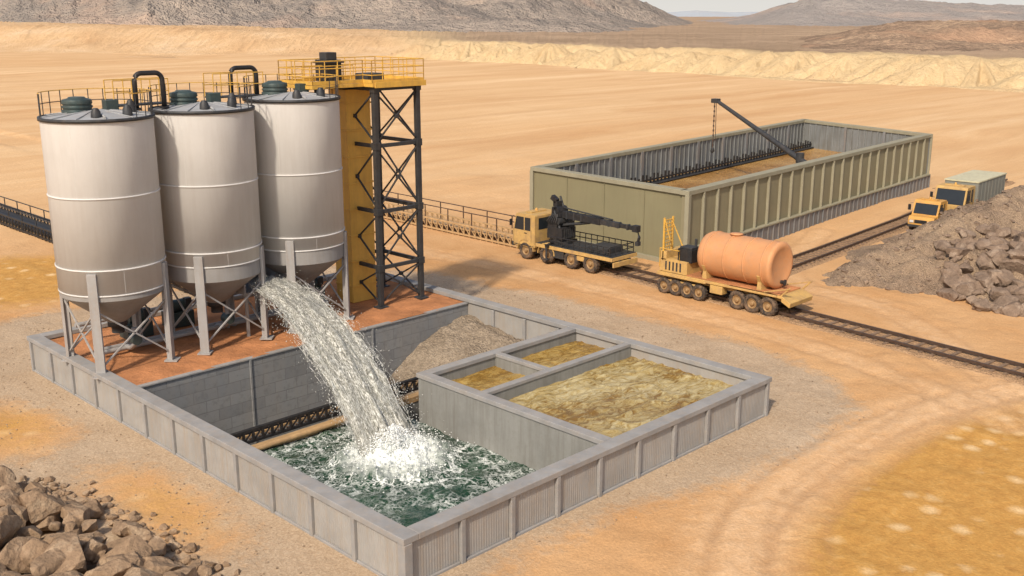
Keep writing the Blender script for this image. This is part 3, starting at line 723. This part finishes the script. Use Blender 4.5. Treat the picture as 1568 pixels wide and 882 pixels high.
# ------------------------------------------------------------------ rails
def track(name,P,gauge=1.3):
    mb=MB();P=[Vector((*p,0)) for p in P]
    for i in range(len(P)-1):
        a,b=P[i],P[i+1];d=(b-a).normalized();n=Vector((-d.y,d.x,0));L=(b-a).length
        for s in(-1,1):
            mb.beam(a+n*s*gauge/2+Vector((0,0,.2)),b+n*s*gauge/2+Vector((0,0,.2)),.1,.13,m_rail)
        for k in range(int(L/.6)):
            c=a+d*(k+.5)*.6; j=rnd(-.05,.05); mb.beam(c-n*(.95+j)+Vector((0,0,.07)),c+n*(.95-j)+Vector((0,0,.07+rnd(-.01,.01))),.17,.1,m_wood)
        V=[];hw=1.15
        for c in(a,b): V+=[c-n*(hw+.4)+Vector((0,0,-.1)),c-n*hw+Vector((0,0,.06)),c+n*hw+Vector((0,0,.06)),c+n*(hw+.4)+Vector((0,0,-.1))]
        mb.add(V,[(0,4,5,1),(1,5,6,2),(2,6,7,3)],m_bed)
    mb.obj(name)
track('railway_track',[(46.4,5),(47.5,18),(48.4,28),(49.2,38),(49.9,48)])
track('railway_track',[(52.5,33.0),(64,33.6),(78,34.6),(104,37.5)])
def conveyor(name,a,b,w,m,mh,top=1.8,hr=True):
    mb=MB();a=Vector((*a,0));b=Vector((*b,0));d=(b-a).normalized();n=Vector((-d.y,d.x,0));L=(b-a).length
    for s in(-1,1):
        o=n*s*w/2
        for z in(.15,.85): mb.beam(a+o+Vector((0,0,z)),b+o+Vector((0,0,z)),.12,.12,m)
        k=int(L/.6)
        for i in range(k+1):
            p=a+d*(L*i/k)+o; mb.beam(p,p+Vector((0,0,.9)),.07,.07,m)
            if i<k: mb.beam(p+Vector((0,0,.15)),p+d*(L/k)+Vector((0,0,.85)),.05,.05,m)
        if hr:
            mb.beam(a+o+Vector((0,0,top)),b+o+Vector((0,0,top)),.06,.06,mh)
            for i in range(int(L/2.6)+1): p=a+d*2.6*i+o; mb.beam(p,p+Vector((0,0,top)),.06,.06,mh)
    mb.beam(a+Vector((0,0,.5)),b+Vector((0,0,.5)),w-.2,.08,m_beam if mh is m_rail else m_dark)
    mb.obj(name)
conveyor('belt_conveyor',(50.4,48.6),(51.2,92),1.5,m_beam,m_rail)
conveyor('belt_conveyor',(28.6,47.2),(28.6,110),1.6,m_black,m_dark,1.5,True)
# ------------------------------------------------------------------ vehicles
def wheel(mb,x,y,r,w,side):
    ax=(0,side,0)
    mb.lathe((x,y,r),ax,[(-w,r*.55),(-w,r*.86),(-w*.85,r*.97),(-w*.7,r),(-w*.3,r),(-w*.15,r*.97),(0,r*.86),(-.02,r*.6),(-.06,r*.56)],m_tyre,22,False)
    mb.lathe((x,y,r),ax,[(-w,r*.56),(-.07,r*.56),(-.05,r*.5),(-.12,r*.42),(-.12,r*.25),(-.02,r*.22),(0.,r*.12)],m_hub,18)
    for k in range(18):
        a=2*math.pi*k/18; mb.box((x+math.cos(a)*r*.985,y-side*w*.5,r+math.sin(a)*r*.985),(.05,w*.75,.05),m_tyre,Matrix.Rotation(-a,3,'Y'))
def TM(x,y,rz): return Matrix.Translation((x,y,0))@Matrix.Rotation(math.radians(rz),4,'Z')
def cab(mb,x0,x1,hw,z0,z1,m,slope=.25,bon=0):
    prof=[(x0,z0),(x1,z0),(x1+.05,z0+(z1-z0)*.42),(x1-slope,z1-.12),(x1-slope-.12,z1),(x0+.06,z1),(x0,z1-.08)]
    mb.prism(prof,-hw,hw,m)
    zl=z0+(z1-z0)*.5; zh=z1-.22
    for s in(-1,1):
        y=s*(hw+.012); V=[(x0+.38,y,zl),(x1-.12,y,zl),(x1-slope-.05,y,zh),(x0+.38,y,zh)]
        mb.add(V,[(0,1,2,3) if s<0 else (3,2,1,0)],m_glass)
        xm=(x0+x1)/2-.05; mb.box((xm,s*(hw+.015),(zl+zh)/2),(.07,.03,zh-zl+.05),m)
        mb.box((xm-.1,s*(hw+.02),zl-.18),(.22,.04,.05),m_black)
        mb.box(((x0+x1)/2,s*(hw+.01),z0+.08),(x1-x0-.2,.03,.05),m_black)
        mb.box((x1+.0,s*(hw+.22),(zl+zh)/2),(.08,.2,.42),m_black); mb.beam((x1-.1,s*hw,zh),(x1,s*(hw+.2),zh-.05),.03,.03,m_black)
        mb.box((x1+.03,s*(hw-.3),z0+.22),(.08,.3,.16),m_ring)
        for xx in (x0+.32,x1-.06): mb.box((xx,s*(hw+.005),(z0+zl)/2+.1),(.02,.02,zl-z0-.1),m_dark)
    zf=z0+(z1-z0)*.46
    V=[(x1+.062,-hw+.12,zf),(x1+.062,hw-.12,zf),(x1-slope+.03,hw-.12,z1-.2),(x1-slope+.03,-hw+.12,z1-.2)]; mb.add(V,[(0,1,2,3)],m_glass)
    V=[(x0-.012,-hw+.35,zl+.1),(x0-.012,hw-.35,zl+.1),(x0-.012,hw-.35,zh),(x0-.012,-hw+.35,zh)]; mb.add(V,[(3,2,1,0)],m_glass)
    mb.box((x1+.04,0,z0+.05),(.16,hw*2+.04,.26),m_dark)
    for k in range(4): mb.box((x1+.07,0,z0+.3+k*.1),(.03,hw*1.1,.04),m_black)
    mb.box(((x0+x1)/2,0,z1+.04),(.5,hw*1.2,.08),m); mb.lathe(((x0+x1)/2,0,z1+.08),(0,0,1),[(0,.09),(.12,.08),(.16,.03)],m_orange,10)
root=empty('crane_truck'); M=TM(48.95,43.35,90); mb=MB(M)
cab(mb,2.35,4.3,1.18,.85,3.0,m_truck)
for s in(-1,1):
    mb.box((0,s*.5,.85),(8.4,.16,.3),m_dark)
    for x in(3.2,1.35,-.75,-2.35): wheel(mb,x,s*1.2,.58,.42,s)
    for x in(3.2,1.35):
        P=[(x+.72*math.cos(a),s*.98,.6+.72*math.sin(a)) for a in np.linspace(0,math.pi,9)]
        for i in range(8): mb.beam(P[i],P[i+1],.46,.05,m_truck)
    mb.box((.3,s*.95,.75),(.9,.4,.5),m_dark); mb.box((-1.55,s*1.05,.8),(.6,.2,.3),m_truck)
for x in(3.2,1.35,-.75,-2.35): mb.cyl((x,-1,.58),(x,1,.58),.1,m_dark,8)
mb.box((-.95,0,1.12),(6.4,2.45,.22),m_truck); mb.box((-.95,0,1.25),(6.3,2.35,.05),m_dark)
mb.box((-4.2,0,.8),(.12,2.3,.3),m_truck)
for s in(-1,1): mb.box((-4.22,s*.9,.85),(.06,.25,.12),m_tank)
mb.obj('truck_chassis',root,.02)
mb=MB(M)
for z in(1.55,1.85):
    mb.tube([(1.0,-1.15,z),(-3.9,-1.15,z),(-3.9,1.15,z),(1.0,1.15,z)],.035,m_black,6)
for i in range(11):
    for s in(-1,1): x=1.0-4.9*i/10; mb.cyl((x,s*1.15,1.25),(x,s*1.15,1.87),.03,m_black,6)
for i in range(5): mb.cyl((-3.9,-1.15+i*.57,1.25),(-3.9,-1.15+i*.57,1.87),.03,m_black,6)
mb.box((-2.6,0,1.45),(1.6,1.5,.35),m_dark)
cx=1.1
mb.lathe((cx,0,1.25),(0,0,1),[(0,.8),(.2,.8),(.2,.65),(.35,.65)],m_black,24)
mb.box((cx,0,1.95),(1.3,1.3,.75),m_black); mb.box((cx+.25,.2,2.6),(.75,.8,.75),m_black); mb.box((cx-.35,-.35,2.55),(.5,.5,.5),m_dark)
mb.box((cx+.1,.1,3.2),(.5,.55,.6),m_black,Matrix.Rotation(.3,3,'Y')); mb.cyl((cx+.45,.5,2.0),(cx+.25,.5,3.6),.1,m_black); mb.cyl((cx-.3,.45,2.2),(cx+.3,.45,3.5),.09,m_dark)
mb.lathe((cx+.2,-.5,3.3),(0,1,0),[(0,.32),(.9,.32)],m_black,18); mb.lathe((cx-.1,-.62,2.7),(0,1,0),[(0,.25),(1.2,.25)],m_dark,16)
mb.box((cx+.35,0,3.75),(.35,.5,.35),m_black); mb.cyl((cx+.1,-.3,3.5),(cx+.4,-.3,4.2),.07,m_dark)
mb.box((cx+.5,.1,4.05),(.5,.3,.3),m_black,Matrix.Rotation(-.5,3,'Y'))
for k in range(5): mb.tube([(cx+.4-.15*k,.35,2.2),(cx+.6-.2*k,.75,2.7),(cx+.2-.1*k,.6,3.2)],.035,m_dark,6)
for k in range(6): mb.box((cx-.68,-.45+k*.18,1.95),(.05,.08,.6),m_dark)
for s in(-1,1): mb.beam((cx,s*.6,1.35),(cx,s*1.45,1.2),.2,.2,m_black); mb.cyl((cx,s*1.4,1.2),(cx,s*1.4,.4),.07,m_dark); mb.lathe((cx,s*1.4,.35),(0,0,1),[(0,.2),(.05,.2)],m_dark,12)
b0=Vector((cx,0,3.15));b1=Vector((-4.9,-.1,3.0))
mb.beam(b0,b0.lerp(b1,.55),.42,.42,m_black); mb.beam(b0.lerp(b1,.5),b0.lerp(b1,.8),.32,.32,m_dark); mb.beam(b0.lerp(b1,.75),b1,.24,.24,m_black)
for f in(.1,.2,.3,.4,.53,.66,.78,.9): p=b0.lerp(b1,f); mb.box(p,(.1,.5-.22*f,.52-.2*f),m_dark)
mb.cyl(b0+Vector((0,.1,-.75)),b0.lerp(b1,.4)-Vector((0,0,.2)),.1,m_dark); mb.cyl(b0+Vector((0,-.25,.35)),b0.lerp(b1,.7)+Vector((0,0,.25)),.045,m_dark)
mb.box(b1,(.4,.35,.4),m_black); mb.tube([b1+Vector((-.1,0,-.1)),b1+Vector((-.25,0,-.5)),b1+Vector((-.15,0,-.85))],.09,m_black,8)
mb.box(b1+Vector((-.15,0,-.9)),(.22,.3,.25),m_dark)
mb.obj('crane_unit',root,.015)
root=empty('tanker_wagon'); M=TM(48.35,31.35,90); mb=MB(M)
for s in(-1,1):
    mb.box((0,s*.55,.95),(8.0,.18,.28),m_truck)
    for x in(3.55,2.75,1.95,1.15,-1.35,-2.3,-3.25): wheel(mb,x,s*1.2,.46 if x>0 else .52,.36,s)
    mb.box((2.35,s*1.02,1.12),(3.4,.44,.1),m_truck); mb.box((-2.3,s*1.02,1.2),(3.0,.44,.1),m_truck)
    mb.box((2.35,s*.95,.75),(2.4,.16,.2),m_truck); mb.box((0,s*.9,.85),(.8,.5,.45),m_truck)
mb.box((0,0,1.18),(8.1,2.3,.14),m_truck); mb.box((-.9,0,1.28),(6.0,2.1,.06),m_rust)
for x in(3.55,2.75,1.95,1.15,-1.35,-2.3,-3.25): mb.cyl((x,-1,.48),(x,1,.48),.09,m_dark,8)
mb.prism([(-4.05,1.25),(-4.05,.95),(-4.55,.7),(-4.6,.95)],-1.15,1.15,m_truck)
for s in(-1,1): mb.beam((-4.0,s*1.1,1.25),(-4.5,s*1.1,1.75),.08,.08,m_truck); mb.beam((-3.0,s*1.15,1.3),(-4.5,s*1.15,1.72),.06,.06,m_truck)
mb.obj('wagon_chassis',root,.015)
mb=MB(M)
mb.lathe((1.6,0,2.58),(-1,0,0),[(0,.0),(.03,.5),(.1,.85),(.25,1.12),(.45,1.22),(.6,1.24),(4.6,1.24),(4.68,1.27),(4.78,1.27),(4.86,1.18),(4.9,1.0),(4.84,.9),(4.86,.0)],m_tank,48,False)
for x in(.9,-.35,-1.6,-2.7): mb.lathe((x,0,2.58),(-1,0,0),[(0,1.24),(0,1.275),(.09,1.275),(.09,1.24)],m_tank,48,False)
mb.lathe((-.4,0,3.7),(0,0,1),[(0,.3),(.16,.3),(.16,.36),(.22,.36),(.24,.1)],m_tank,20)
for x in(.9,-2.6): mb.prism([(x-.15,1.3),(x+.15,1.3),(x+.1,1.8),(x-.1,1.8)],-1.0,1.0,m_truck)
for x in(.9,-2.6):
    for s in(-1,1): mb.beam((x,s*.7,1.3),(x,s*1.15,2.1),.2,.1,m_truck)
mb.lathe((-3.3,0,1.7),(-1,0,0),[(0,.1),(.2,.1),(.2,.16),(.26,.16)],m_dark,12)
mb.obj('wagon_tank',root)
mb=MB(M)
mb.box((3.0,0,1.65),(1.9,2.1,.75),m_truck); mb.box((2.2,-.3,2.25),(.8,1.0,.55),m_truck); mb.box((3.7,0,2.2),(.4,2.1,.5),m_truck)
for k in range(5): mb.box((2.5+.25*k,1.06,1.65),(.1,.04,.5),m_dark)
mb.box((2.35,.45,2.35),(.95,.9,.75),m_black); mb.box((2.35,.45,2.78),(.8,.75,.1),m_dark); mb.cyl((2.1,.2,2.75),(2.1,.2,3.25),.08,m_dark)
mb.box((1.9,-.6,2.4),(.4,.4,.9),m_dark)
for s in(-.05,.75): mb.beam((3.75,s+.25,1.9),(3.75,s+.25,4.35),.1,.1,m_yel)
for k in range(11): mb.beam((3.75,.2,2.0+k*.22),(3.75,1.0,2.0+k*.22),.05,.06,m_yel)
for k in range(3): mb.beam((3.75,.35+.18*k,2.0),(3.75,.35+.18*k,4.2),.03,.03,m_yel)
mb.beam((3.75,1.0,4.35),(3.3,1.0,3.1),.06,.06,m_yel); mb.beam((3.75,.2,4.0),(2.9,.2,2.5),.06,.06,m_yel)
mb.beam((3.9,-.9,2.4),(3.9,1.0,2.4),.06,.06,m_yel)
mb.tube([(3.95,1.05,1.5),(3.95,1.05,2.6),(2.6,1.05,2.6),(2.6,1.05,1.9)],.035,m_yel,6)
mb.obj('wagon_loader',root,.015)
root=empty('box_truck'); M=TM(81.6,31.6,183); mb=MB(M)
cab(mb,2.2,4.1,1.15,.75,3.1,m_truck)
for s in(-1,1):
    mb.box((0,s*.5,.75),(8.4,.15,.25),m_dark)
    for x in(3.0,-1.6,-2.8): wheel(mb,x,s*1.15,.52,.38,s)
mb.b2(-4.3,1.9,-1.25,1.25,.95,3.25,m_box); mb.b2(-4.36,1.96,-1.3,1.3,3.252,3.36,m_boxtop); mb.b2(-4.34,1.94,-1.28,1.28,.85,.948,m_dark)
for i in range(9):
    for s in(-1,1): mb.box((-4.2+i*.75,s*1.265,2.1),(.05,.03,2.25),m_box)
mb.obj('box_truck_body',root,.02)
root=empty('orange_utility_truck'); M=TM(75.9,31.9,183); mb=MB(M)
cab(mb,-.1,1.45,.95,.6,2.35,m_orange,.3); mb.prism([(1.4,.6),(2.15,.6),(2.15,1.05),(2.0,1.25),(1.4,1.32)],-.92,.92,m_orange)
mb.b2(-2.0,-.15,-.95,.95,.62,.8,m_orange)
for s in(-1,1):
    mb.b2(-2.0,-.15,s*.95-.04,s*.95+.04,.8,1.2,m_orange); mb.b2(2.15,2.2,s*.65-.14,s*.65+.14,.82,1.0,m_ring)
    for x in(1.35,-1.2): wheel(mb,x,s*.98,.42,.3,s)
    for x in(-1.9,-.3): mb.cyl((x,s*.9,1.2),(x,s*.9,2.2),.04,m_orange,8)
mb.b2(2.152,2.24,-.9,.9,.5,.68,m_dark); mb.b2(2.151,2.18,-.45,.45,.8,1.05,m_black); mb.b2(-2.04,-2.0,-.95,.95,.8,1.2,m_orange)
mb.cyl((-1.9,-.9,2.2),(-1.9,.9,2.2),.04,m_orange,8)
mb.obj('utility_truck_body',root,.02)
# ------------------------------------------------------------------ spoil mound
def mh(X,Y):
    def ridge(P,k=.56):
        h=np.full(X.shape,-9.)
        for i in range(len(P)-1):
            a=np.array(P[i],float);b=np.array(P[i+1],float);e=b[:2]-a[:2]
            t=np.clip(((X-a[0])*e[0]+(Y-a[1])*e[1])/(e@e),0,1);d=np.hypot(X-a[0]-t*e[0],Y-a[1]-t*e[1])
            h=np.maximum(h,a[2]+(b[2]-a[2])*t-k*np.sqrt(d*d+.2)+.2)
        return h
    h=np.maximum(ridge([(57.8,28.8,.5),(62.5,27.2,1.8),(66,26.2,2.9),(72,25.2,3.8),(82,22.3,4.7),(97,15,5.5),(115,5,5)],.5),ridge([(60,25.3,1.3),(62.5,22,2.2),(66,19,2.6),(72,13,3)],.52))
    n=fbm(X*.45,Y*.45,5,15); n2=fbm(X*1.4,Y*1.4,5,25,True)
    return h+(n-.5)*1.4+(n2-.5)*.6
gx,gy=np.meshgrid(np.arange(53,118,.2),np.arange(2,33,.2)); gz=mh(gx,gy)
gz=np.where(gy>29.9,np.minimum(gz,(33-gy)*.15),gz); gz=np.maximum(gz,-.5)
gridobj('spoil_heap',gx,gy,gz,m_mound)
mb=MB()
for _ in range(380):
    a=rnd(0,6.28);r=5.4*math.sqrt(random.random()); x=62.8+r*math.cos(a)*1.2;y=19.9+r*math.sin(a)*1.05
    z=float(mh(np.array([x]),np.array([y]))[0]); s=(rnd(.2,.6) if random.random()<.7 else rnd(.6,.95))*(1.1-.4*(r/5.4)); mb.rock((x,y,max(0,z)+s*.25),s,m_rock2,3 if s>.4 else 2)
for _ in range(600):
    x=rnd(55,80);y=rnd(17,30);z=float(mh(np.array([x]),np.array([y]))[0])
    if z>0: mb.rock((x,y,z),rnd(.05,.2),m_rock2,2)
mb.obj('rock_pile',sharp=24)
mb=MB()
def redge(y): return np.interp(y,[23,26,31,34,37.5],[13.0,12.75,12.4,11.6,9.6])
for _ in range(360):
    y=rnd(23,37); e=float(redge(y)); x=e-7*random.random()**.9; d=e-x
    s=rnd(.2,.46) if random.random()<.65 else rnd(.46,.78)
    if d<.8: s*=.6
    z=min(1.0,d*.4)*rnd(.3,1); mb.rock((x,y,z+s*.3),s,m_rock,3)
for _ in range(300):
    y=rnd(23,38); x=float(redge(y))+abs(random.gauss(0,.5))-.3; s=rnd(.04,.18); mb.rock((x,y,s*.3),s,m_rock,2)
mb.obj('boulder_pile',sharp=24)
mb=MB()
PX=np.random.uniform(6,46,9000);PY=np.random.uniform(16,62,9000)
sdv=polysd(PX,PY,GRAV)
for x,y,d in zip(PX,PY,sdv):
    if d<-.6 or (15.9<x<35.3 and 20.1<y<47.2): continue
    if d<.8 and random.random()<.6: continue
    s=random.choice((.015,.018,.022,.03,.04))
    mb.rock((x,y,s*.35),s,m_peb,1)
mb.obj('loose_stones')
# ------------------------------------------------------------------ camera / light
cd=bpy.data.cameras.new('camera');cam=bpy.data.objects.new('camera',cd);S.collection.objects.link(cam);S.camera=cam
cam.location=(0,0,15.5);cam.rotation_euler=(math.radians(90-14.67),0,math.radians(-45));cd.lens=36.73;cd.sensor_width=36;cd.clip_end=20000;cd.clip_start=.1
el=math.radians(43);tz=Vector((-1,-.42,0)).normalized()
ts=Vector((tz.x*math.cos(el),tz.y*math.cos(el),math.sin(el)))
sd=bpy.data.lights.new('sun','SUN');so=bpy.data.objects.new('sun',sd);S.collection.objects.link(so)
sd.energy=3.9;sd.angle=math.radians(3);sd.color=(1,.885,.73);so.rotation_euler=(-ts).to_track_quat('-Z','Y').to_euler()
w=bpy.data.worlds.new('World');S.world=w;w.use_nodes=True;nt=w.node_tree
sk=nt.nodes.new('ShaderNodeTexSky');sk.sky_type='NISHITA';sk.sun_disc=False;sk.sun_elevation=el;sk.sun_rotation=math.atan2(tz.x,tz.y)
sk.dust_density=3.5;sk.air_density=.9
bg=nt.nodes['Background'];bg.inputs[1].default_value=.145
tc=nt.nodes.new('ShaderNodeTexCoord');sx=nt.nodes.new('ShaderNodeSeparateXYZ');nt.links.new(tc.outputs['Generated'],sx.inputs[0])
cr=nt.nodes.new('ShaderNodeValToRGB');nt.links.new(sx.outputs['Z'],cr.inputs[0])
cr.color_ramp.elements[0].position=0.0;cr.color_ramp.elements[0].color=(.9,.9,.9,1);cr.color_ramp.elements[1].position=.4;cr.color_ramp.elements[1].color=(0,0,0,1)
mx=nt.nodes.new('ShaderNodeMixRGB');nt.links.new(cr.outputs[0],mx.inputs[0]);nt.links.new(sk.outputs[0],mx.inputs[1]);mx.inputs[2].default_value=(5.8,5.6,5.25,1)
nt.links.new(mx.outputs[0],bg.inputs[0])
S.view_settings.view_transform='Standard';S.view_settings.look='None';S.view_settings.exposure=0
